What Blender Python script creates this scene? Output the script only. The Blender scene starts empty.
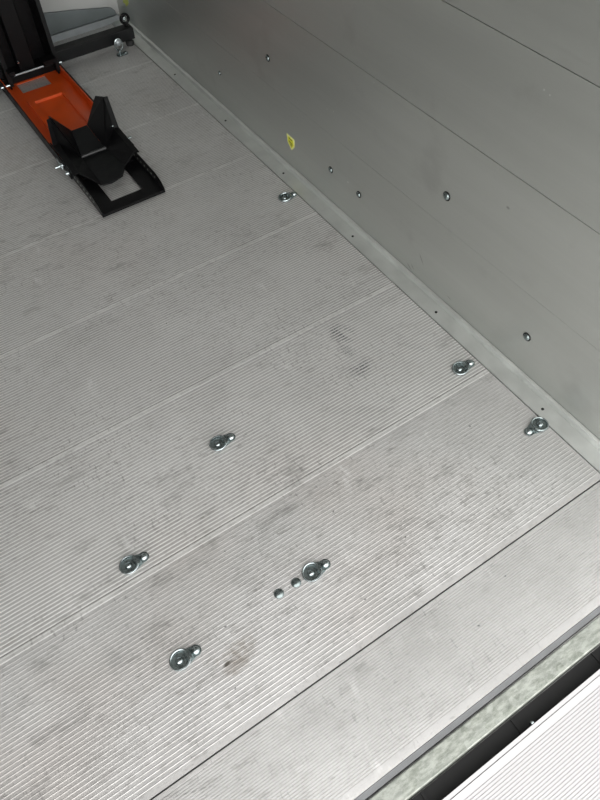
import bpy, bmesh, math, random
from mathutils import Vector, Matrix
random.seed(4)
S = bpy.context.scene
C = S.collection
K = 4/3            # all plan dimensions below are multiplied by K to give metres
W = 0.25           # floor plank width before K

# ---------------------------------------------------------------- camera
R = [(0.83264018, -0.55290835, -0.0316651), (-0.46049406, -0.65944057, -0.59420817), (0.30766141, 0.50934319, -0.80368773)]
CAM = Vector((-0.63170836, -0.19390231, 0.89561034)) * K
cd = bpy.data.cameras.new('camera'); cam = bpy.data.objects.new('camera', cd); C.objects.link(cam)
cam.matrix_world = Matrix(((R[0][0], -R[1][0], -R[2][0], CAM.x), (R[0][1], -R[1][1], -R[2][1], CAM.y), (R[0][2], -R[1][2], -R[2][2], CAM.z), (0, 0, 0, 1)))
cd.sensor_width = 36; cd.lens = 689.94/800*36; cd.clip_start = 0.02
S.camera = cam

# ---------------------------------------------------------------- sky and exposure
wd = bpy.data.worlds.new('overcast_sky'); S.world = wd; wd.use_nodes = True
wn = wd.node_tree.nodes; wl = wd.node_tree.links
bg = wn['Background']
# hazy sky, brighter around the veiled sun behind and to the left of the trailer
tc = wn.new('ShaderNodeTexCoord'); dp = wn.new('ShaderNodeVectorMath'); dp.operation = 'DOT_PRODUCT'
sd_ = Vector((-.36, -.74, .57)).normalized(); dp.inputs[1].default_value = sd_
cr = wn.new('ShaderNodeMapRange'); cr.interpolation_type = 'SMOOTHSTEP'
wl.new(tc.outputs['Generated'], dp.inputs[0]); wl.new(dp.outputs['Value'], cr.inputs['Value'])
cr.inputs['From Min'].default_value = -.2; cr.inputs['From Max'].default_value = 1.0
cr.inputs['To Min'].default_value = .42; cr.inputs['To Max'].default_value = 3.0
bg.inputs['Color'].default_value = (1, .988, .976, 1)
wl.new(cr.outputs[0], bg.inputs['Strength'])
S.view_settings.view_transform = 'Standard'; S.view_settings.look = 'None'
S.view_settings.gamma = 1; S.view_settings.use_curve_mapping = False
S.view_settings.exposure = 0.50

# ---------------------------------------------------------------- materials
class NT:
    def __init__(s, name):
        s.m = bpy.data.materials.new(name); s.m.use_nodes = True
        s.n = s.m.node_tree.nodes; s.l = s.m.node_tree.links; s.b = s.n['Principled BSDF']
        s.tc = s.n.new('ShaderNodeTexCoord')
    def val(s, x):
        return x
    def con(s, a, b):
        if hasattr(a, 'is_output'): s.l.new(a, b)
        else: b.default_value = a
    def mapping(s, scale, rot=(0, 0, 0)):
        m = s.n.new('ShaderNodeMapping'); m.inputs['Scale'].default_value = scale; m.inputs['Rotation'].default_value = rot
        s.l.new(s.tc.outputs['Object'], m.inputs[0]); return m.outputs[0]
    def noise(s, scale, vec=None, detail=4, rough=.5):
        t = s.n.new('ShaderNodeTexNoise'); t.inputs['Scale'].default_value = scale; t.inputs['Detail'].default_value = detail
        t.inputs['Roughness'].default_value = rough
        s.l.new(vec if vec is not None else s.tc.outputs['Object'], t.inputs['Vector']); return t.outputs['Fac']
    def math(s, op, a, b=0.0, c=0.0, clamp=False):
        m = s.n.new('ShaderNodeMath'); m.operation = op; m.use_clamp = clamp
        s.con(a, m.inputs[0]); s.con(b, m.inputs[1]); s.con(c, m.inputs[2]); return m.outputs[0]
    def ramp(s, f, lo, hi, a=0.0, b=1.0):
        m = s.n.new('ShaderNodeMapRange'); m.inputs['From Min'].default_value = lo; m.inputs['From Max'].default_value = hi
        m.inputs['To Min'].default_value = a; m.inputs['To Max'].default_value = b; m.interpolation_type = 'SMOOTHSTEP'
        s.l.new(f, m.inputs['Value']); return m.outputs[0]
    def mix(s, f, a, b):
        m = s.n.new('ShaderNodeMix'); m.data_type = 'RGBA'
        s.con(f, m.inputs[0])
        for v, i in ((a, 6), (b, 7)):
            if hasattr(v, 'is_output'): s.l.new(v, m.inputs[i])
            else: m.inputs[i].default_value = (*v, 1)
        return m.outputs[2]
    def blob(s, x, y, rx, ry, ang=0, soft=.7, wob=0.45, z=None):
        """1 inside an ellipse at plan position (x, y), ragged edge, 0 outside."""
        if not hasattr(s, 'xyz'):
            q = s.n.new('ShaderNodeSeparateXYZ'); s.l.new(s.tc.outputs['Object'], q.inputs[0]); s.xyz = q.outputs
            s.wn = s.noise(60, detail=5, rough=.65)
        A, B = (s.xyz[0], s.xyz[1]) if z is None else (s.xyz[1], s.xyz[2])
        dx = s.math('SUBTRACT', A, x*K); dy = s.math('SUBTRACT', B, y*K)
        ca, sa = math.cos(ang), math.sin(ang)
        u = s.math('ADD', s.math('MULTIPLY', dx, ca/(rx*K)), s.math('MULTIPLY', dy, sa/(rx*K)))
        v = s.math('ADD', s.math('MULTIPLY', dx, -sa/(ry*K)), s.math('MULTIPLY', dy, ca/(ry*K)))
        d = s.math('SQRT', s.math('ADD', s.math('MULTIPLY', u, u), s.math('MULTIPLY', v, v)))
        d = s.math('ADD', d, s.math('MULTIPLY', s.math('SUBTRACT', s.wn, .5), wob*4))
        return s.ramp(d, 1-soft, 1+soft*.3, 1, 0)

def simple(name, col, metal=0.0, rough=.5, var=.12, nscale=25, bump=0.0, coat=0.0, spec=.5):
    t = NT(name)
    f = t.noise(nscale, detail=5)
    t.l.new(t.mix(t.ramp(f, .3, .7), tuple(c*(1-var) for c in col), tuple(min(1, c*(1+var)) for c in col)), t.b.inputs['Base Color'])
    t.b.inputs['Metallic'].default_value = metal
    t.l.new(t.ramp(f, .3, .7, max(.03, rough-.06), min(1, rough+.06)), t.b.inputs['Roughness'])
    t.b.inputs['Coat Weight'].default_value = coat; t.b.inputs['Specular IOR Level'].default_value = spec
    if bump:
        b = t.n.new('ShaderNodeBump'); b.inputs['Strength'].default_value = bump; b.inputs['Distance'].default_value = .002
        t.l.new(t.noise(nscale*6, detail=4), b.inputs['Height']); t.l.new(b.outputs[0], t.b.inputs['Normal'])
    return t.m

def floor_material():
    t = NT('ribbed_aluminium')
    g = t.noise(3.2, detail=7, rough=.62)                 # broad patches of wear
    g2 = t.noise(1, t.mapping((9, 30, 9)), detail=6, rough=.7)
    g3 = t.noise(1, t.mapping((34, 12, 9), (0, 0, .6)), detail=6, rough=.7)
    base = t.mix(t.ramp(g, .3, .72), (.47, .467, .458), (.57, .567, .56))
    base = t.mix(t.math('MULTIPLY', t.ramp(g2, .56, .75), .40), base, (.33, .32, .30))
    base = t.mix(t.math('MULTIPLY', t.ramp(g3, .60, .72), .35), base, (.27, .26, .25))
    sm = t.noise(11, detail=8, rough=.7)
    base = t.mix(t.math('MULTIPLY', t.ramp(sm, .57, .70), .30), base, (.30, .29, .275))
    sc = t.noise(1, t.mapping((60, 170, 20), (0, 0, .5)), detail=6, rough=.65); zone = t.ramp(t.noise(4, detail=3), .40, .62)
    base = t.mix(t.math('MULTIPLY', t.math('MULTIPLY', t.ramp(sc, .56, .68), zone), .42), base, (.26, .255, .25))
    sc2 = t.noise(1, t.mapping((150, 45, 20), (0, 0, -.7)), detail=5, rough=.65); zone2 = t.ramp(t.noise(5.3, detail=3), .45, .62)
    base = t.mix(t.math('MULTIPLY', t.math('MULTIPLY', t.ramp(sc2, .57, .67), zone2), .38), base, (.25, .245, .24))
    # warm dirt in places
    wm = t.noise(2.1, detail=3)
    base = t.mix(t.math('MULTIPLY', t.ramp(wm, .5, .7), .25), base, (.48, .42, .38))
    # single stains and scuffs
    grit = t.noise(260, detail=2)
    gm = t.ramp(grit, .40, .58)
    brk = t.ramp(t.noise(38, detail=8, rough=.75), .40, .60, .12, 1)
    def stain(b, amt, col, *a, gritty=False, **k):
        m = t.blob(*a, **k)
        if a[2] > .009: m = t.math('MULTIPLY', m, brk)
        return t.mix(t.math('MULTIPLY', m, amt), b, col)
    base = stain(base, .75, (.22, .19, .16), -.578, .083, .034, .020, .3)
    base = stain(base, .90, (.06, .05, .035), -.594, .081, .0075, .0035, .2, wob=.15)
    base = stain(base, .50, (.20, .20, .18), -.515, .279, .020, .007, .2)
    base = stain(base, .50, (.20, .20, .18), -.530, .243, .014, .022, -.5)
    base = stain(base, .40, (.22, .19, .15), -.83, .265, .05, .006, 0)
    base = stain(base, .30, (.27, .27, .26), -.42, .30, .07, .02, .5)
    base = stain(base, .30, (.27, .26, .25), -.36, .50, .09, .025, .9)
    base = stain(base, .35, (.29, .24, .21), -.43, 1.30, .06, .12, .1)
    base = stain(base, .30, (.25, .25, .24), -.54, .70, .10, .022, .4)
    base = stain(base, .30, (.25, .25, .24), -.33, .82, .10, .03, -.3)
    base = stain(base, .32, (.22, .22, .21), -.22, .30, .05, .012, -.6)
    base = stain(base, .28, (.25, .25, .24), -.30, 1.16, .06, .03, .6)
    base = stain(base, .40, (.24, .24, .23), -.10, .24, .028, .008, -.9)
    base = stain(base, .35, (.24, .24, .23), -.07, .36, .020, .006, -.9)
    base = stain(base, .35, (.24, .24, .24), -.71, .165, .012, .030, .3)
    # shoe print
    pr = t.math('MAXIMUM', t.blob(-.150, .452, .021, .030, .25, wob=.12), t.math('MAXIMUM', t.blob(-.168, .375, .026, .020, .25, wob=.12), t.blob(-.166, .415, .012, .022, .1, wob=.2)))
    ring = t.math('SUBTRACT', 1.0, t.math('MAXIMUM', t.blob(-.142, .445, .008, .024, .25, wob=.1), t.blob(-.168, .385, .014, .008, .25, wob=.1)))
    stripe = t.n.new('ShaderNodeTexWave'); stripe.inputs['Scale'].default_value = 40; stripe.bands_direction = 'Y'; stripe.inputs['Distortion'].default_value = 2.5
    t.l.new(t.tc.outputs['Object'], stripe.inputs['Vector'])
    pr = t.math('MULTIPLY', t.math('MULTIPLY', pr, ring), t.math('MULTIPLY', t.ramp(stripe.outputs['Fac'], .25, .5), t.ramp(grit, .34, .50)))
    base = t.mix(t.math('MULTIPLY', pr, .9), base, (.09, .09, .10))
    # small dark specks and nicks
    for (x, y, r) in [(-.572, .123, .0022), (-.474, .121, .0016), (-.505, .190, .0015), (-.40, .05, .002), (-.52, .215, .0016),
                      (-.69, .30, .0015), (-.60, .05, .002), (-.36, .18, .002), (-.30, .09, .002), (-.645, .075, .0015), (-.225, -.03, .002),
                      (-.30, -.06, .0022), (-.10, .18, .0022), (-.25, .43, .002), (-.47, .55, .002), (-.39, .65, .002)]:
        base = stain(base, .85, (.04, .04, .04), x, y, r, r*.6, random.uniform(-1, 1), wob=.1)
    # thin curved scratches
    for (x, y, L, a) in [(-.31, -.045, .012, 1.1), (-.145, .275, .014, 1.4), (-.50, .90, .03, 1.2), (-.29, .98, .02, .2), (-.20, .20, .018, .8)]:
        base = stain(base, .35, (.30, .30, .30), x, y, L, .0012, a, wob=.05)
    # grime grain, heavier towards the front where shoes and tyres stand
    gr = t.noise(1, t.mapping((130, 420, 60)), detail=4, rough=.75)
    q = t.xyz[1]
    hv = t.ramp(q, .1, 1.0, .12, .22)
    base = t.mix(t.math('MULTIPLY', t.ramp(gr, .47, .66), hv), base, (.20, .195, .185))
    gr2 = t.noise(1, t.mapping((26, 60, 60), (0, 0, .35)), detail=8, rough=.78)
    base = t.mix(t.math('MULTIPLY', t.math('MULTIPLY', t.ramp(gr2, .50, .66), t.ramp(t.noise(2.6, detail=4), .40, .62, .15, 1)), .60), base, (.25, .24, .23))
    # the plain bands at the plank joints are worn bright, with a dirty hairline beside them
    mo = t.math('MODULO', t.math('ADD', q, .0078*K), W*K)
    inr = t.math('GREATER_THAN', q, .1)
    # highlights painted on the rib crests, shade and dirt painted into the grooves
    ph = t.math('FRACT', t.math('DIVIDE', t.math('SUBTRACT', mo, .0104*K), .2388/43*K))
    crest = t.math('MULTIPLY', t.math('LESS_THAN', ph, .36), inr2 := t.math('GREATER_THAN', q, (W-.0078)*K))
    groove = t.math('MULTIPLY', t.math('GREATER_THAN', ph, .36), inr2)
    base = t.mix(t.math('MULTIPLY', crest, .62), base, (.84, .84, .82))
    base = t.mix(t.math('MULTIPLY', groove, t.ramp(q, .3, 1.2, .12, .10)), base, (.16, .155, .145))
    band = t.math('MULTIPLY', t.math('LESS_THAN', mo, .0082*K), inr)
    hair = t.math('MULTIPLY', t.math('MULTIPLY', t.math('GREATER_THAN', mo, .0082*K), t.math('LESS_THAN', mo, .0096*K)), inr)
    base = t.mix(t.math('MULTIPLY', band, t.ramp(gr2, .35, .62, .50, .10)), base, (.80, .80, .78))
    base = t.mix(t.math('MULTIPLY', hair, .55), base, (.15, .15, .14))
    # rubbed-in smudges and drag marks lying over crests and grooves alike
    lo = t.noise(1, t.mapping((10, 26, 10), (0, 0, .45)), detail=9, rough=.72)
    za = t.ramp(t.noise(1.9, detail=4), .38, .60, .1, 1)
    base = t.mix(t.math('MULTIPLY', t.math('MULTIPLY', t.ramp(lo, .52, .68), za), .55), base, (.24, .235, .225))
    base = t.mix(t.math('MULTIPLY', t.math('MULTIPLY', t.ramp(sc, .57, .66), zone), .38), base, (.22, .215, .21))
    base = t.mix(t.math('MULTIPLY', t.math('MULTIPLY', t.ramp(sc2, .57, .66), zone2), .38), base, (.22, .215, .21))
    base = t.mix(t.math('MULTIPLY', t.ramp(t.noise(1, t.mapping((22, 9, 9), (0, 0, -.2)), detail=8, rough=.7), .60, .70), .35), base, (.80, .80, .79))
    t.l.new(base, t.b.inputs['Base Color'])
    t.b.inputs['Metallic'].default_value = .55
    t.l.new(t.ramp(sm, .3, .7, .36, .50), t.b.inputs['Roughness'])
    return t.m

def wall_material():
    t = NT('anodised_wall')
    f = t.noise(1, t.mapping((4, .7, 9)), detail=5); g = t.noise(1, t.mapping((30, 3, 260)), detail=3)
    base = t.mix(t.ramp(f, .3, .7), (.52, .535, .51), (.57, .585, .56))
    base = t.mix(t.math('MULTIPLY', t.ramp(t.noise(7, detail=6), .58, .75), .18), base, (.24, .24, .23))
    for (y, z, r) in [(.308, .445, .0016), (.298, .443, .0014), (.691, .090, .0022), (.628, .320, .0016), (.63, .312, .0012), (.76, .205, .0012), (.74, .21, .0012)]:
        base = t.mix(t.math('MULTIPLY', t.blob(y, z, r, r, z=1, wob=.05), .85), base, (.75, .76, .74))
    for (y, z, rx, ry, a) in [(.316, .268, .004, .0025, 0), (.498, .022, .009, .0014, .5), (.49, .028, .007, .0012, .7), (.47, .06, .012, .0014, .9), (.39, .03, .006, .001, .2)]:
        base = t.mix(t.math('MULTIPLY', t.blob(y, z, rx, ry, a, z=1, wob=.1), .5), base, (.13, .13, .12))
    t.l.new(base, t.b.inputs['Base Color'])
    t.b.inputs['Metallic'].default_value = .92
    t.l.new(t.ramp(g, .3, .7, .40, .46), t.b.inputs['Roughness'])
    return t.m

def galv_material():
    t = NT('galvanised_steel')
    v = t.n.new('ShaderNodeTexVoronoi'); v.inputs['Scale'].default_value = 70; t.l.new(t.tc.outputs['Object'], v.inputs['Vector'])
    f = t.noise(1, t.mapping((34, 110, 60), (0, 0, .25)), detail=8, rough=.8)
    base = t.mix(t.ramp(f, .35, .65), (.15, .165, .14), (.36, .38, .34))
    base = t.mix(t.math('MULTIPLY', t.ramp(t.noise(90, detail=5), .5, .7), .3), base, (.30, .32, .28))
    sep = t.n.new('ShaderNodeSeparateColor'); t.l.new(v.outputs['Color'], sep.inputs[0])
    base = t.mix(t.math('MULTIPLY', sep.outputs[0], .12), base, (.75, .77, .75))
    t.l.new(base, t.b.inputs['Base Color']); t.b.inputs['Metallic'].default_value = .4; t.b.inputs['Roughness'].default_value = .5
    return t.m

def roof_material():
    t = NT('light_tuned_roof')  # unseen roof; its translucency is invented to let light into the trailer
    d = t.n.new('ShaderNodeBsdfDiffuse'); tr = t.n.new('ShaderNodeBsdfTranslucent'); mx = t.n.new('ShaderNodeMixShader')
    d.inputs[0].default_value = (.4, .4, .39, 1); tr.inputs[0].default_value = (.85, .845, .83, 1); mx.inputs[0].default_value = .04
    t.l.new(d.outputs[0], mx.inputs[1]); t.l.new(tr.outputs[0], mx.inputs[2]); t.l.new(mx.outputs[0], t.n['Material Output'].inputs[0])
    return t.m

M = dict(floor=floor_material(), wall=wall_material(), galv=galv_material(),
         trim=simple('aluminium_trim', (.68, .70, .68), .80, .36, .06, 18),
         edge=simple('aluminium_end_profile', (.17, .175, .18), .5, .5, .08, 30),
         silver=simple('bright_aluminium', (.36, .39, .41), .5, .45, .08, 40),
         zinc=simple('zinc_plated_steel', (.38, .43, .44), 1, .20, .2, 90),
         zincd=simple('zinc_plated_pressing', (.20, .235, .235), .9, .28, .25, 90),
         black=simple('black_powder_coat', (.0035, .0035, .004), 0, .42, .15, 60, bump=.10, spec=.16),
         blackm=simple('black_plate', (.0045, .005, .0055), 0, .5, .15, 40, spec=.24),
         rod=simple('worn_black_rod', (.035, .036, .037), .2, .35, .15, 60),
         rubber=simple('black_rubber', (.010, .010, .010), 0, .7, .2, 60),
         orange=simple('orange_paint', (.60, .075, .008), .1, .36, .06, 20),
         dark=simple('dark_underbody', (.010, .010, .0105), 0, .75, .35, 20),
         hole=simple('dark_screw', (.02, .02, .02), .6, .5),
         ramp=simple('new_ribbed_aluminium', (.40, .396, .40), .30, .5, .03, 12),
         ply=simple('grey_panel', (.43, .44, .43), .1, .5, .04, 5),
         bluegrey=simple('blue_grey_panel', (.16, .185, .19), .3, .45, .10, 12),
         asphalt=simple('asphalt', (.30, .30, .29), 0, .85, .3, 80, bump=.4),
         yellow=simple('yellow_label', (.55, .55, .03), 0, .5, .05), pale=simple('pale_yellow_label_border', (.72, .74, .30), 0, .5, .05),
         olive=simple('olive_print', (.17, .18, .02), 0, .5, .05), lime=simple('faded_lime_label', (.45, .50, .10), 0, .5, .2, 300),
         roof=roof_material())

# ---------------------------------------------------------------- mesh helpers
class MB:
    def __init__(s): s.v = []; s.f = []; s.sm = []
    def add(s, vs, fs, smooth=False):
        o = len(s.v); s.v += [tuple(v) for v in vs]; s.f += [tuple(i+o for i in f) for f in fs]; s.sm += [smooth]*len(fs); return s
    def box(s, x0, x1, y0, y1, z0, z1):
        vs = [(x, y, z) for x in (x0, x1) for y in (y0, y1) for z in (z0, z1)]
        return s.add(vs, [(0, 1, 3, 2), (4, 6, 7, 5), (0, 4, 5, 1), (2, 3, 7, 6), (0, 2, 6, 4), (1, 5, 7, 3)])
    def prism(s, pts, n):
        """pts: planar polygon (3D points), n: thickness vector."""
        k = len(pts); n = Vector(n); a = [Vector(p) for p in pts]; b = [p+n for p in a]
        return s.add(a+b, [tuple(range(k))[::-1], tuple(range(k, 2*k))] + [(i, (i+1) % k, (i+1) % k+k, i+k) for i in range(k)])
    def tube(s, path, r, n=10, closed=False, cap=True):
        P = [Vector(p) for p in path]; m = len(P); vs = []; up = None
        for i, p in enumerate(P):
            a = P[(i-1) % m] if (i or closed) else p; b = P[(i+1) % m] if (i < m-1 or closed) else p
            t = (b-a).normalized()
            if up is None: up = t.orthogonal().normalized()
            else: up = (up - t*up.dot(t)).normalized()
            w = t.cross(up)
            for j in range(n):
                q = 2*math.pi*j/n; rr = r if not isinstance(r, (list, tuple)) else r[i]
                vs.append(p+(up*math.cos(q)+w*math.sin(q))*rr)
        fs = []
        for i in range(m if closed else m-1):
            for j in range(n):
                a0 = i*n+j; a1 = i*n+(j+1) % n; b0 = ((i+1) % m)*n+j; b1 = ((i+1) % m)*n+(j+1) % n
                fs.append((a0, a1, b1, b0))
        s.add(vs, fs, True)
        if cap and not closed:
            o = len(s.v)-len(vs); s.f += [tuple(o+j for j in range(n))[::-1], tuple(o+(m-1)*n+j for j in range(n))]; s.sm += [False]*2
        return s
    def lathe(s, c, prof, n=24, axis='z'):
        """prof: list of (radius, height); closed by a point where radius is 0."""
        c = Vector(c); vs = []; fs = []; m = len(prof)
        for r, h in prof:
            for j in range(n):
                a = 2*math.pi*j/n; p = (r*math.cos(a), r*math.sin(a), h)
                if axis == 'x': p = (-h, p[0], p[1])      # dome points towards -x
                if axis == 'y': p = (p[0], -h, p[1])      # dome points towards -y
                vs.append(c+Vector(p))
        for i in range(m-1):
            for j in range(n):
                fs.append((i*n+j, i*n+(j+1) % n, (i+1)*n+(j+1) % n, (i+1)*n+j))
        return s.add(vs, fs, True)
    def build(s, name, mat, parent=None, origin=(0, 0, 0), bevel=0, sharp=40):
        me = bpy.data.meshes.new(name); org = Vector(origin)
        me.from_pydata([tuple((Vector(v)-org)*K) for v in s.v], [], s.f); me.validate()
        bm = bmesh.new(); bm.from_mesh(me)
        if s.merge: bmesh.ops.remove_doubles(bm, verts=bm.verts, dist=1e-6)
        bmesh.ops.recalc_face_normals(bm, faces=bm.faces)
        bm.to_mesh(me); bm.free()
        me.materials.append(M[mat] if isinstance(mat, str) else mat)
        if any(s.sm):
            me.shade_smooth(); me.set_sharp_from_angle(angle=math.radians(sharp))
        o = bpy.data.objects.new(name, me); C.objects.link(o)
        if parent:
            o.parent = parent
            o.location = (org*K) if parent.type == 'EMPTY' and parent.get('abs') else (0, 0, 0)
        else: o.location = org*K
        if bevel:
            b = o.modifiers.new('bevel', 'BEVEL'); b.width = bevel*K; b.segments = 2; b.limit_method = 'ANGLE'; b.angle_limit = math.radians(35)
        return o
    merge = True
def tag(o, label=None, cat=None, group=None, kind=None):
    for k, v in (('label', label), ('category', cat), ('group', group), ('kind', kind)):
        if v: o[k] = v
    return o
def thing(name, loc, label, cat, group=None, rz=0):
    o = bpy.data.objects.new(name, None); C.objects.link(o); o.location = Vector(loc)*K; o.rotation_euler.z = rz; o.empty_display_size = .05
    return tag(o, label, cat, group)
def dup(o, parent=None):
    c = o.copy(); C.objects.link(c); c.parent = parent
    for ch in list(o.children): dup(ch, c)
    return c
def struct(mb, name, mat, parent=None, **k):
    o = mb.build(name, mat, parent, **k)
    if not parent: o['kind'] = 'structure'
    return o

# ---------------------------------------------------------------- large structure
XL = -1.30; YF = 1.765; YR = -0.128; XW = .034
def extrude_profile(prof, x0, x1, bottom):
    """prof: (y, z) polyline from low y to high y, swept along x, with a closed underside."""
    mb = MB(); n = len(prof)
    vs = [(x0, y, z) for y, z in prof]+[(x1, y, z) for y, z in prof]
    mb.add(vs, [(i, i+n, i+n+1, i+1) for i in range(n-1)])
    y0, y1 = prof[0][0], prof[-1][0]
    b = [(x0, y0, bottom), (x1, y0, bottom), (x1, y1, bottom), (x0, y1, bottom)]
    mb.add(b, [(0, 1, 2, 3)])
    mb.add([(x0, *prof[0]), (x1, *prof[0]), (x1, y0, bottom), (x0, y0, bottom)], [(0, 1, 2, 3)])
    mb.add([(x0, *prof[-1]), (x1, *prof[-1]), (x1, y1, bottom), (x0, y1, bottom)], [(0, 1, 2, 3)])
    mb.merge = False
    return mb
# plank floor: raised ribs across the trailer, a plain band and a groove at each joint
prof = [(.0011, -.006)]
p = W/45; RH = .00019
k = 0; y = .0011
while y < 1.755:
    y0 = k*W
    if k == 0: prof.append((.0011, -.0002)); ys = y0+.010
    else:
        prof += [(y0-.0084, 0), (y0-.0066, .0003), (y0+.0004, .0003), (y0+.0005, -.0008), (y0+.0010, -.0008), (y0+.0011, 0)]; ys = y0+.0026
    y1 = min((k+1)*W-.0086, 1.755)
    n = max(1, int((y1-ys)/(W/45)+.3))
    if n > 10: p = (y1-ys)/n
    for i in range(n):
        a = ys+i*p
        prof += [(a, 0), (a+.12*p, RH), (a+.22*p, RH), (a+.34*p, 0)]
    k += 1; y = k*W
prof.append((YF+.02, 0))
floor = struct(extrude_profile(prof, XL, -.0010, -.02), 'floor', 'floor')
# rear threshold profile with fine grooves
prof = [(YR, -.012), (YR, 0), (YR+.008, 0)]
q = W/77; a = YR+.009
while a < -.0070:
    prof += [(a, 0), (a+.42*q, 0), (a+.55*q, -.0007), (a+.87*q, -.0007)]
    a += q
prof += [(a, 0), (-.0011, 0), (-.0011, -.006)]
struct(extrude_profile(prof, XL-.03, XW+.03, -.02), 'trim_1', 'floor')
bed = MB(); bed.box(XL-.03, XW+.03, .0, YF+.02, -.05, -.021); bed.box(XL-.03, XW+.03, -.004, .004, -.021, -.0065)
struct(bed, 'floor_bed', 'dark')
# grey step below the threshold, then the galvanised rear beam
struct(MB().box(XL-.03, XW+.03, -.1345, -.1285, -.030, -.006), 'trim_2', 'edge')
gb = MB(); gb.box(XL-.03, XW+.03, -.1610, -.1365, -.075, -.014)
struct(gb, 'trim_3', 'galv', bevel=.0015)
# side wall of wide profiles with fine joints
def wall_profile(x, sgn, y0, y1, h):
    mb = MB(); z = -.02; pr = []
    for zj in [.16*i for i in range(1, 12)]:
        if zj > h: break
        d_ = .0003 if zj < .2 else .0012 if zj < .4 else .0018
        pr += [(x, z), (x, zj-.0007), (x+sgn*d_, zj-.0006), (x+sgn*d_, zj+.0006), (x, zj+.0007)]; z = zj+.0006
    pr += [(x, z), (x, h)]
    n = len(pr); vs = [(a, y0, b) for a, b in pr]+[(a, y1, b) for a, b in pr]
    mb.add(vs, [(i, i+1, i+1+n, i+n) for i in range(n-1)])
    X = x+sgn*.022
    mb.add([(X, y0, -.02), (X, y0, h), (X, y1, h), (X, y1, -.02)], [(0, 1, 2, 3)])
    mb.add([(x, y0, -.02), (x, y0, h), (X, y0, h), (X, y0, -.02)], [(0, 1, 2, 3)])
    mb.add([(x, y1, -.02), (x, y1, h), (X, y1, h), (X, y1, -.02)], [(0, 1, 2, 3)])
    mb.merge = False
    return mb
H = 1.20  # unseen roof set low so less light reaches the front
struct(wall_profile(XW, 1, YR, YF+.02, H), 'wall_right', 'wall')
struct(wall_profile(XL-.034, -1, YR, YF+.02, H), 'wall_left', 'wall')
struct(MB().box(XL-.034, XW, YF, YF+.02, -.02, H), 'wall_front', 'ply')
struct(MB().add([(XL-.056, YR, H), (XW+.022, YR, H), (XW+.022, YF+.02, H), (XL-.056, YF+.02, H)], [(0, 1, 2, 3)]), 'ceiling', 'roof')
# cover strip along the foot of the side wall: flat sloping leg with a raised lip
def side_trim(name, sx):
    pr = [(0, -.0005), (0, .0022), (.0240, .0055), (.0255, .0040), (.0270, .0060), (.0280, .0125), (.0310, .0140), (.0335, .0140), (.0335, -.0005)]
    o = struct(MB().prism([((x if sx > 0 else XL-x), YR+.0005, z) for x, z in pr], (0, YF-YR-.001, 0)), name, 'trim')
    return o
tr = side_trim('trim_4', 1); side_trim('trim_5', -1)
sc0 = None
for yy in (.138, .394, .642, .891, 1.138, 1.392):
    sc = MB().lathe((.0125, yy, .0037), [(.0024, -.0005), (.0024, .0008), (.0016, .0011), (.0006, .0006), (0, .0006)], 14).build('screw', 'hole', tr)
ft = MB().prism([(XL, y, z) for y, z in [(1.743, -.0005), (1.743, .002), (1.752, .0130), (YF-.0005, .0140), (YF-.0005, -.0005)]], (-XL+.0250, 0, 0))
struct(ft, 'trim_6', 'silver')
# ground under the trailer tail
struct(MB().box(-4, 3, -4, 4, -.42, -.40), 'ground', 'asphalt')

# ---------------------------------------------------------------- blue-grey kick panel against the front wall
poly = [(-.60, .0145), (-.60, .088), (-.30, .082), (-.175, .070), (-.088, .055), (-.033, .044), (.004, .0365), (.014, .032), (.0205, .025), (.022, .0150)]
kp = MB().prism([(x, 1.7545, z) for x, z in poly], (0, .0085, 0)).build('kick_panel', 'bluegrey', bevel=.0008)
tag(kp, 'blue-grey panel with a rounded corner along the foot of the pale front wall', 'panel')

# ---------------------------------------------------------------- underbody bar and ramp
ub = thing('hinge_bar', (-.63, -.172, -.06), 'black bar in the gap between the galvanised beam and the ramp', 'hinge bar')
def P(mb, name, mat, parent, **k):          # a part given in scene coordinates
    o = mb.build(name, mat, None, **k)
    o.parent = parent; o.location = o.location - parent.location
    return o
P(MB().box(-1.30, .02, -.186, -.1625, -.070, -.050), 'strip', 'dark', ub)
for i in range(9):
    x = -1.2+i*.145
    P(MB().box(x, x+.004, -.1855, -.163, -.0505, -.0475), 'divider', 'dark', ub)

rp = thing('loading_ramp', (-.63, -.184, -.02), 'light ribbed aluminium loading ramp behind the trailer, in the bottom right corner', 'ramp')
SL = -.20
def rz(y): return -.020+(y+.184)*math.tan(-SL)
prof = []
a = -.184-.010; qq = W/70; fw = []
yy = -.184-.78
prof = [(yy, rz(yy)-.006)]
while yy < -.1975:
    z = rz(yy)
    prof += [(yy, z), (yy+.45*qq, rz(yy+.45*qq)), (yy+.58*qq, rz(yy+.58*qq)-.0008), (yy+.88*qq, rz(yy+.88*qq)-.0008)]
    yy += qq
prof += [(-.1890, rz(-.1890))]
dk = extrude_profile(prof, XL+.04, .0, -.5); nv = len(dk.v)
for i in range(nv):
    if dk.v[i][2] < -.49: dk.v[i] = (dk.v[i][0], dk.v[i][1], rz(dk.v[i][1])-.012)
P(dk, 'deck', 'ramp', rp)
P(MB().prism([(XL+.04, -.1880, rz(-.188)-.012), (XL+.04, -.1880, rz(-.188)+.0006), (XL+.04, -.1835, rz(-.1835)+.0006), (XL+.04, -.1835, rz(-.1835)-.012)], (-XL-.04, 0, 0)), 'edge_profile', 'ramp', rp)
P(MB().lathe((-.318, -.1815, -.026), [(.0026, -.003), (.0026, .002), (.0018, .0035), (0, .004)], 14), 'hinge_pin', 'zinc', rp)

# ---------------------------------------------------------------- wheel chock stand
ch = thing('wheel_chock', (-.29, 1.25, 0), 'black and orange motorcycle wheel chock stand bolted to the floor near the front', 'wheel chock')
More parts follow.
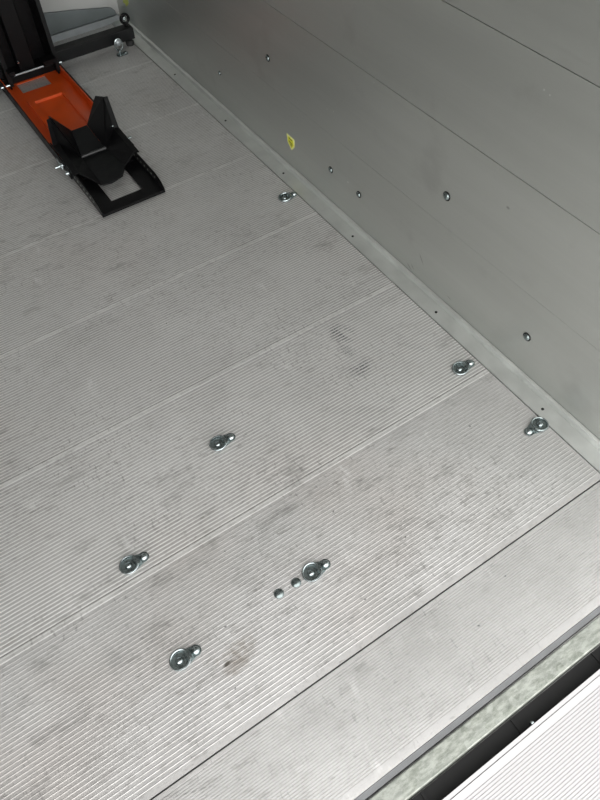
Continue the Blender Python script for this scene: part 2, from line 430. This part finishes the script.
# orange pan with raised frame and an opening
X0, X1 = -.3600, -.2175
pan = MB(); pan.merge = False
def panbox(x0, x1, y0, y1, z1=.0040, z0=.0015): pan.box(x0, x1, y0, y1, z0, z1)
panbox(X0, X1, 1.17, 1.540); panbox(X0, -.330, 1.540, 1.590); panbox(-.256, X1, 1.540, 1.590); panbox(X0, X1, 1.590, 1.596)
P(pan, 'base_pan', 'orange', ch)
em = MB()
def ringframe(mb, x0, x1, y0, y1, w, z0, z1):
    o = [(x0, y0), (x1, y0), (x1, y1), (x0, y1)]; i = [(x0+w, y0+w), (x1-w, y0+w), (x1-w, y1-w), (x0+w, y1-w)]
    s = .0012; o2 = [(x0+s, y0+s), (x1-s, y0+s), (x1-s, y1-s), (x0+s, y1-s)]; i2 = [(x0+w-s, y0+w-s), (x1-w+s, y0+w-s), (x1-w+s, y1-w+s), (x0+w-s, y1-w+s)]
    vs = [(*q, z0) for q in o]+[(*q, z1) for q in o2]+[(*q, z1) for q in i2]+[(*q, z0) for q in i]
    fs = []
    for a in range(3):
        for j in range(4): fs.append((a*4+j, a*4+(j+1) % 4, a*4+4+(j+1) % 4, a*4+4+j))
    fs += [(j, 12+j, 12+(j+1) % 4, (j+1) % 4) for j in range(4)]
    mb.add(vs, fs)
ringframe(em, -.338, -.238, 1.225, 1.490, .016, .0038, .0100)
P(em, 'raised_frame', 'orange', ch)
P(MB().box(-.345, -.231, 1.2255, 1.2295, .0040, .0085), 'pan_step', 'orange', ch)
P(MB().box(-.3600, -.2175, 1.5965, 1.69, .0015, .020), 'heel_block', 'black', ch, bevel=.001)
# side rails (L section)
for (xa, xb, xc, nm) in ((-.3660, -.3630, -.3610, 'l'), (-.2120, -.2150, -.2170, 'r')):
    rl = MB().box(min(xa, xb), max(xa, xb), 1.145, 1.70, .001, .026)
    if nm == 'r': rl.box(-.2150, -.2120, 1.145, 1.70, .001, .026)
    P(rl, 'side_rail', 'blackm', ch, bevel=.0007)
lin = MB(); lin.box(X1-.0001, -.2152, 1.17, 1.68, .001, .0245); lin.box(-.3628, X0+.0001, 1.17, 1.68, .001, .0245)
P(lin, 'pan_flange', 'orange', ch)
# sliding front frame
fr = MB()
fr.box(-.3605, -.328, .990, 1.24, .0042, .0068); fr.box(-.258, -.2235, .990, 1.24, .0042, .0068); fr.box(-.328, -.258, .990, 1.018, .0042, .0068)
P(fr, 'frame_base', 'black', ch)
for x in (-.3625, -.2235):
    f = [(x, .986, .001), (x, .986, .012), (x, .997, .021), (x, 1.024, .028), (x, 1.26, .0275), (x, 1.26, .001)]
    P(MB().prism(f, (.0025, 0, 0)), 'frame_side', 'black', ch, bevel=.0004)
    for i in range(7):
        yy = 1.025+i*.0165
        r = .0024
        mb = MB().lathe((x+(-.0002 if x < -.3 else 0), yy, .0165), [(r, -.0002), (r, .0004), (r*.6, .0003), (0, .0003)], 10, 'x')
        P(mb, 'adjustment_hole', 'galv', ch)
P(MB().box(-.3625, -.221, .986, .9885, .001, .0075), 'frame_nose', 'black', ch)
# cradle: a trough with flared wings
bL, bR = (-.309, 1.255, .040), (-.272, 1.255, .040)
rL, rR = (-.322, 1.178, .018), (-.267, 1.178, .018)
nL, nM, nR, nS = (-.326, 1.062, .020), (-.307, 1.057, .020), (-.277, 1.066, .020), (-.257, 1.097, .020)
wR = [(-.2270, 1.228, .103), (-.2340, 1.262, .092), bR, rR, nS, (-.2275, 1.112, .030), (-.2275, 1.215, .036)]
wL = [(-.3480, 1.232, .096), (-.3430, 1.262, .084), bL, rL, nL, (-.3535, 1.115, .030), (-.3500, 1.235, .036)]
def shell(mb, faces, d):
    """faces: list of polygons; each gets thickness d along -normal side given."""
    for f, n in faces: mb.prism(f, Vector(n)*d)
cr_ = MB()
shell(cr_, [([bL, bR, rR, rL], (0, .3, -.95))], .0028)
P(cr_, 'cradle_back', 'blackm', ch, bevel=.0006)
cf = MB()
cf.prism([(-.322, 1.179, .0165), (-.267, 1.179, .0165), nS, nR, nM, nL], (0, 0, -.0030))
P(cf, 'cradle_front', 'blackm', ch, bevel=.0006)
P(MB().box(-.3475, -.2300, 1.120, 1.245, .0070, .0090), 'cradle_base', 'black', ch)
def wing(w, sx, nm):
    mb = MB()
    c = w
    tris = [(0, 1, 2), (0, 2, 3), (0, 3, 6), (6, 3, 5), (5, 3, 4)]
    o = [Vector(q) for q in c]; t = Vector((sx*.0028, 0, -.0008))
    b = [q+t for q in o]
    n = len(o)
    fs = list(tris)+[(x+n, z+n, y+n) for x, y, z in tris]+[(i, (i+1) % n, (i+1) % n+n, i+n) for i in range(n)]
    mb.add(o+b, fs)
    P(mb, 'cradle_wing', 'black', ch)
    # folded flange down the near edge of the wing and along its rim
    fl_ = MB()
    a, e, d = Vector(c[0]), Vector(c[6]), Vector(c[5])
    ww = Vector((sx*.0125, 0, -.002)); th = Vector((0, -.0022, -.0006))
    fl_.prism([a, e, e+ww, a+ww*.75], th)
    fl_.prism([e, d, d+ww, e+ww], (0, 0, -.0024))
    P(fl_, 'wing_flange', 'black', ch, bevel=.0004)
wing(wR, 1, 'r'); wing(wL, -1, 'l')
P(MB().tube([(-.3235, 1.176, .0225), (-.2665, 1.176, .0225)], .0034, 12), 'pivot_rod', 'rod', ch)
P(MB().lathe((-.2280, 1.215, .040), [(.003, 0), (.003, .002), (.0015, .003), (0, .003)], 12, 'y'), 'wing_bolt', 'zincd', ch)
# wing nut and clamp pin on the left rail
wnut = MB()
wnut.lathe((-.3665, 1.182, .016), [(.0055, 0), (.0055, .004), (.0040, .009), (0, .009)], 14, 'x')
wnut.prism([(-.3705, 1.184, .018), (-.3705, 1.196, .027), (-.3705, 1.199, .022), (-.3705, 1.187, .013)], (-.003, 0, 0))
wnut.prism([(-.3705, 1.180, .018), (-.3705, 1.168, .023), (-.3705, 1.166, .017), (-.3705, 1.177, .011)], (-.003, 0, 0))
wnut.tube([(-.365, 1.182, .016), (-.384, 1.182, .016)], .0024, 8)
wn_ = P(wnut, 'wing_nut', 'zinc', ch)
wn2 = MB().lathe((-.3665, 1.150, .015), [(.0048, 0), (.0048, .003), (.0032, .007), (0, .007)], 12, 'x')
P(wn2, 'clamp_bolt', 'zinc', ch)
P(MB().tube([(-.210, 1.190, .016), (-.200, 1.190, .016)], .0022, 8), 'clamp_bolt', 'zincd', ch)
# upright hoop
for x in (-.3480, -.2240):
    q = MB(); q.prism([(x, 1.572, .004), (x, 1.575, .44), (x, 1.60, .47), (x, 1.66, .47), (x, 1.675, .004)], (.004, 0, 0))
    P(q, 'upright_plate', 'black', ch, bevel=.0008)
    P(MB().box(x-.001, x+.009, 1.568, 1.571, .012, .44), 'upright_flange', 'blackm', ch, bevel=.0006)
P(MB().box(-.3435, -.2245, 1.648, 1.652, .008, .455), 'back_plate', 'black', ch)
P(MB().box(-.304, -.264, 1.612, 1.6475, .012, .45), 'upright_channel', 'black', ch, bevel=.002)
P(MB().tube([(-.3345, 1.548, .046), (-.2600, 1.548, .046)], .0021, 10), 'axle_pin', 'silver', ch)
P(MB().box(-.3445, -.331, 1.545, 1.575, .046, .056), 'pin_bracket', 'black', ch)
P(MB().box(-.258, -.2245, 1.545, 1.575, .046, .056), 'pin_bracket', 'black', ch)
P(MB().lathe((-.303, 1.6105, .043), [(.0040, 0), (.0040, .002), (.0022, .004), (0, .0042)], 14, 'y'), 'bolt', 'zinc', ch)
P(MB().tube([(-.372, 1.560, .022), (-.350, 1.560, .022)], .0026, 8), 'side_pin', 'zinc', ch)
P(MB().tube([(-.2200, 1.585, .024), (-.2050, 1.585, .024)], .0024, 8), 'side_pin', 'zinc', ch)
# cross arms with rubber feet and eye bolt
P(MB().box(-.2195, .0065, 1.603, 1.634, .0130, .0420), 'cross_arm', 'blackm', ch, bevel=.0016)
P(MB().box(-.59, -.3485, 1.603, 1.634, .0130, .0420), 'cross_arm', 'blackm', ch, bevel=.0016)
for x in (-.0100, -.577):
    P(MB().lathe((x, 1.6065, 0), [(0, .0003), (.0100, .0003), (.0110, .002), (.0110, .009), (.0080, .0128), (0, .0128)], 20), 'rubber_foot', 'rubber', ch)
eb = MB()
c0 = Vector((-.0050, 1.620, .0600))
dirx = Vector((R[0][0], R[0][1], R[0][2])).normalized()
ringp = [c0+Vector((math.cos(t)*.0108, math.sin(t)*-.004*0, math.sin(t)*.0108)) for t in [2*math.pi*i/24 for i in range(24)]]
eb.tube(ringp, .0034, 10, closed=True)
eb.tube([(-.0050, 1.620, .0410), (-.0050, 1.620, .0500)], .0050, 12)
P(eb, 'eye_bolt', 'black', ch)
P(MB().lathe((-.0050, 1.6245, .0600), [(.0048, -.004), (.0062, .001), (.0045, .004), (0, .005)], 14, 'y'), 'bolt', 'zinc', ch)

# ---------------------------------------------------------------- lashing rings let into the floor
def make_ring(name, loc, label, group=None, rz=0):
    t = thing(name, loc, label, 'lashing ring', group, rz)
    # pear shaped base plate: large round end at -x, small round end at +x
    pts = []
    ra, rb, xa, xb = .0126, .0078, -.0082, .0130
    for i in range(17):
        a = math.radians(60+240*i/16); pts.append((xa+ra*math.cos(a), ra*math.sin(a), .0007))
    for i in range(11):
        a = math.radians(-105+210*i/10); pts.append((xb+rb*1.05*math.cos(a), rb*math.sin(a), .0007))
    MB().prism(pts, (0, 0, .0014)).build('base_plate', 'zincd', t, bevel=.0003)
    # raised saddle over the bar of the ring
    prof = [(-.0020, .0018), (.0000, .0052), (.0035, .0062), (.0070, .0052), (.0090, .0018)]
    sd = MB(); vs = [(x, y, z) for y in (-.0070, .0070) for x, z in prof]; n = len(prof)
    sd.add(vs, [(i, i+1, i+1+n, i+n) for i in range(n-1)]+[tuple(range(n))[::-1], tuple(range(n, 2*n)), (0, n, 2*n-1, n-1)], True)
    sd.build('saddle', 'zincd', t)
    rp_ = []
    for i in range(28):
        a = 2*math.pi*i/28; r = .0124
        x = -.0080+r*1.05*math.cos(a); x = min(x, .0035)
        rp_.append((x, r*math.sin(a)*.98, .0042+.0012*math.cos(a)))
    MB().tube(rp_, .0015, 8, closed=True).build('ring', 'zinc', t)
    MB().lathe((-.0095, 0, .0020), [(.0050, 0), (.0050, .001), (.0038, .0026), (.0016, .0034), (0, .0035)], 18).build('bolt_head', 'zinc', t)
    MB().lathe((.0138, 0, .0020), [(.0056, 0), (.0054, .0014), (.0034, .0032), (0, .0038)], 18).build('rivet', 'zinc', t)
    return t
lr = make_ring('lashing_ring', (-.4316, .3745, .0003), 'zinc lashing ring alone in mid floor, farthest of those away from the wall', 'floor lashing rings')
def ring_at(x, y, label, rz=0):
    r = dup(lr); r.location = Vector((x-.0006, y-.0020, .0003))*K; r.rotation_euler.z = rz; r['label'] = label; return r
ring_at(-.6310, .2730, 'zinc lashing ring just above a plank joint at the left of the floor')
ring_at(-.6320, .1195, 'zinc lashing ring nearest the bottom left, beside the brown stain')
ring_at(-.4290, .1220, 'zinc lashing ring in line with the two small round bolt heads')
ring_at(-.0285, .2760, 'zinc lashing ring beside the wall strip, second from the rear, its rivet towards the wall')
ring_at(-.0195, .1220, 'zinc lashing ring touching the wall strip nearest the rear, its rivet away from the wall', math.pi)
ring_at(-.0200, .8235, 'zinc lashing ring at the wall strip below the yellow arrow sticker')
# the one by the cross arm stands upright
ur = thing('lashing_ring', (-.0490, 1.572, .0003), 'bright lashing ring standing upright against the end of the black cross arm', 'lashing ring', 'floor lashing rings')
MB().prism([(-.013, -.009, .0005), (.013, -.009, .0005), (.016, 0, .0005), (.013, .009, .0005), (-.013, .009, .0005), (-.016, 0, .0005)], (0, 0, .0014)).build('base_plate', 'zincd', ur)
ring_up = [(.0105*math.cos(t), .012-.0006*i*0, .020+.0145*math.sin(t)) for i, t in enumerate([2*math.pi*j/24 for j in range(24)])]
MB().tube(ring_up, .0022, 8, closed=True).build('ring', 'zinc', ur)
MB().lathe((0, .0135, .026), [(.0085, -.003), (.0088, .002), (.0065, .0055), (.003, .007), (0, .0074)], 18, 'y').build('bolt_head', 'silver', ur)  # silver disc put in for the bright reflection on the ring
MB().tube([(-.0040, .004, .0022), (-.0040, .004, .011)], .0022, 8).build('rivet', 'zinc', ur)
MB().lathe((.0095, -.001, .0018), [(.0035, 0), (.003, .003), (0, .004)], 12).build('rivet', 'zinc', ur)

# dome bolts beside a ring
def dome(name, loc, label):
    t = thing(name, loc, label, 'bolt', 'dome bolts in the floor')
    MB().lathe((0, 0, 0), [(.0068, .0004), (.0070, .0008), (.0067, .0014), (.0055, .0028), (.0032, .0038), (0, .0042)], 20).build('dome_head', 'zincd', t)
    MB().lathe((0, 0, .0030), [(.0020, -.0005), (.0018, .0006), (.0008, .0010), (0, .0011)], 12).build('raised_centre', 'zinc', t)
    return t
dm = dome('dome_bolt', (-.4905, .1210, .0004), 'small round bolt head on the floor, the one farther from its lashing ring')
d2 = dup(dm); d2.location = Vector((-.4632, .1208, .0004))*K; d2['label'] = 'small round bolt head on the floor, the one between its twin and the lashing ring'

# ---------------------------------------------------------------- screws in the side wall
def wscrew(loc, label, s=1.0):
    s *= 1.3
    t = thing('wall_screw', loc, label, 'screw', 'dome screws in the side wall')
    MB().lathe((0, 0, 0), [(.0062*s, -.0004), (.0062*s, .0006), (.0050*s, .0010), (.0046*s, .0010)], 20, 'x').build('washer', 'hole', t)
    MB().lathe((0, 0, 0), [(.0047*s, .0006), (.0044*s, .0022), (.0030*s, .0036), (.0012*s, .0040), (0, .0040)], 20, 'x').build('screw_head', 'zincd', t)
    return t
wscrew((XW, .435, .215), 'dome screw high on the side wall, the largest and rightmost above the others')
wscrew((XW, .747, .0855), 'dome screw on the side wall, next to the yellow arrow sticker', .85)
wscrew((XW, .656, .0835), 'dome screw on the side wall, lower of the close pair right of the sticker', .85)
wscrew((XW, .220, .0850), 'dome screw on the side wall nearest the rear, above the wall lashing rings', .95)
wscrew((XW, .960, .216), 'dome screw on the dark far wall, upper one of the two left of the sticker', .85)
wscrew((XW, 1.180, .092), 'tiny dome screw on the dark far wall, lowest and farthest left', .6)

# ---------------------------------------------------------------- stickers
XS = XW-.0003
st = thing('arrow_sticker', (XW, .889, .068), 'small yellow sticker shaped like a downward arrow on the side wall', 'sticker')
def flat(mb, pts, x, th=.0003): mb.prism([(x, y, z) for y, z in pts], (-th, 0, 0))
a5 = [(.9045, .0835), (.8765, .0825), (.8750, .0665), (.8870, .0530), (.9030, .0650)]
m = MB(); flat(m, a5, XW-.0001); P(m, 'border', 'pale', st)
cx, cz = .8890, .0700
inn = [(cx+(y-cx)*.74, cz+(z-cz)*.74) for y, z in a5]
m = MB(); flat(m, inn, XW-.0004); P(m, 'face', 'yellow', st)
m = MB()
flat(m, [(.8955, .0785), (.8830, .0780), (.8830, .0757), (.8955, .0762)], XW-.0007)
flat(m, [(.8955, .0722), (.8830, .0690), (.8830, .0660), (.8955, .0692)], XW-.0007)
flat(m, [(.8915, .0665), (.8860, .0650), (.8865, .0615), (.8900, .0630)], XW-.0007)
P(m, 'print', 'olive', st)
s2 = MB(); flat(s2, [(1.712, .0640), (1.676, .0800), (1.672, .0700), (1.684, .0600), (1.697, .0520), (1.700, .0590), (1.7160, .0560)], XW-.0001)
s2 = s2.build('label_sticker', 'lime')
tag(s2, 'torn yellow-green sticker on the side wall above the eye bolt', 'sticker')
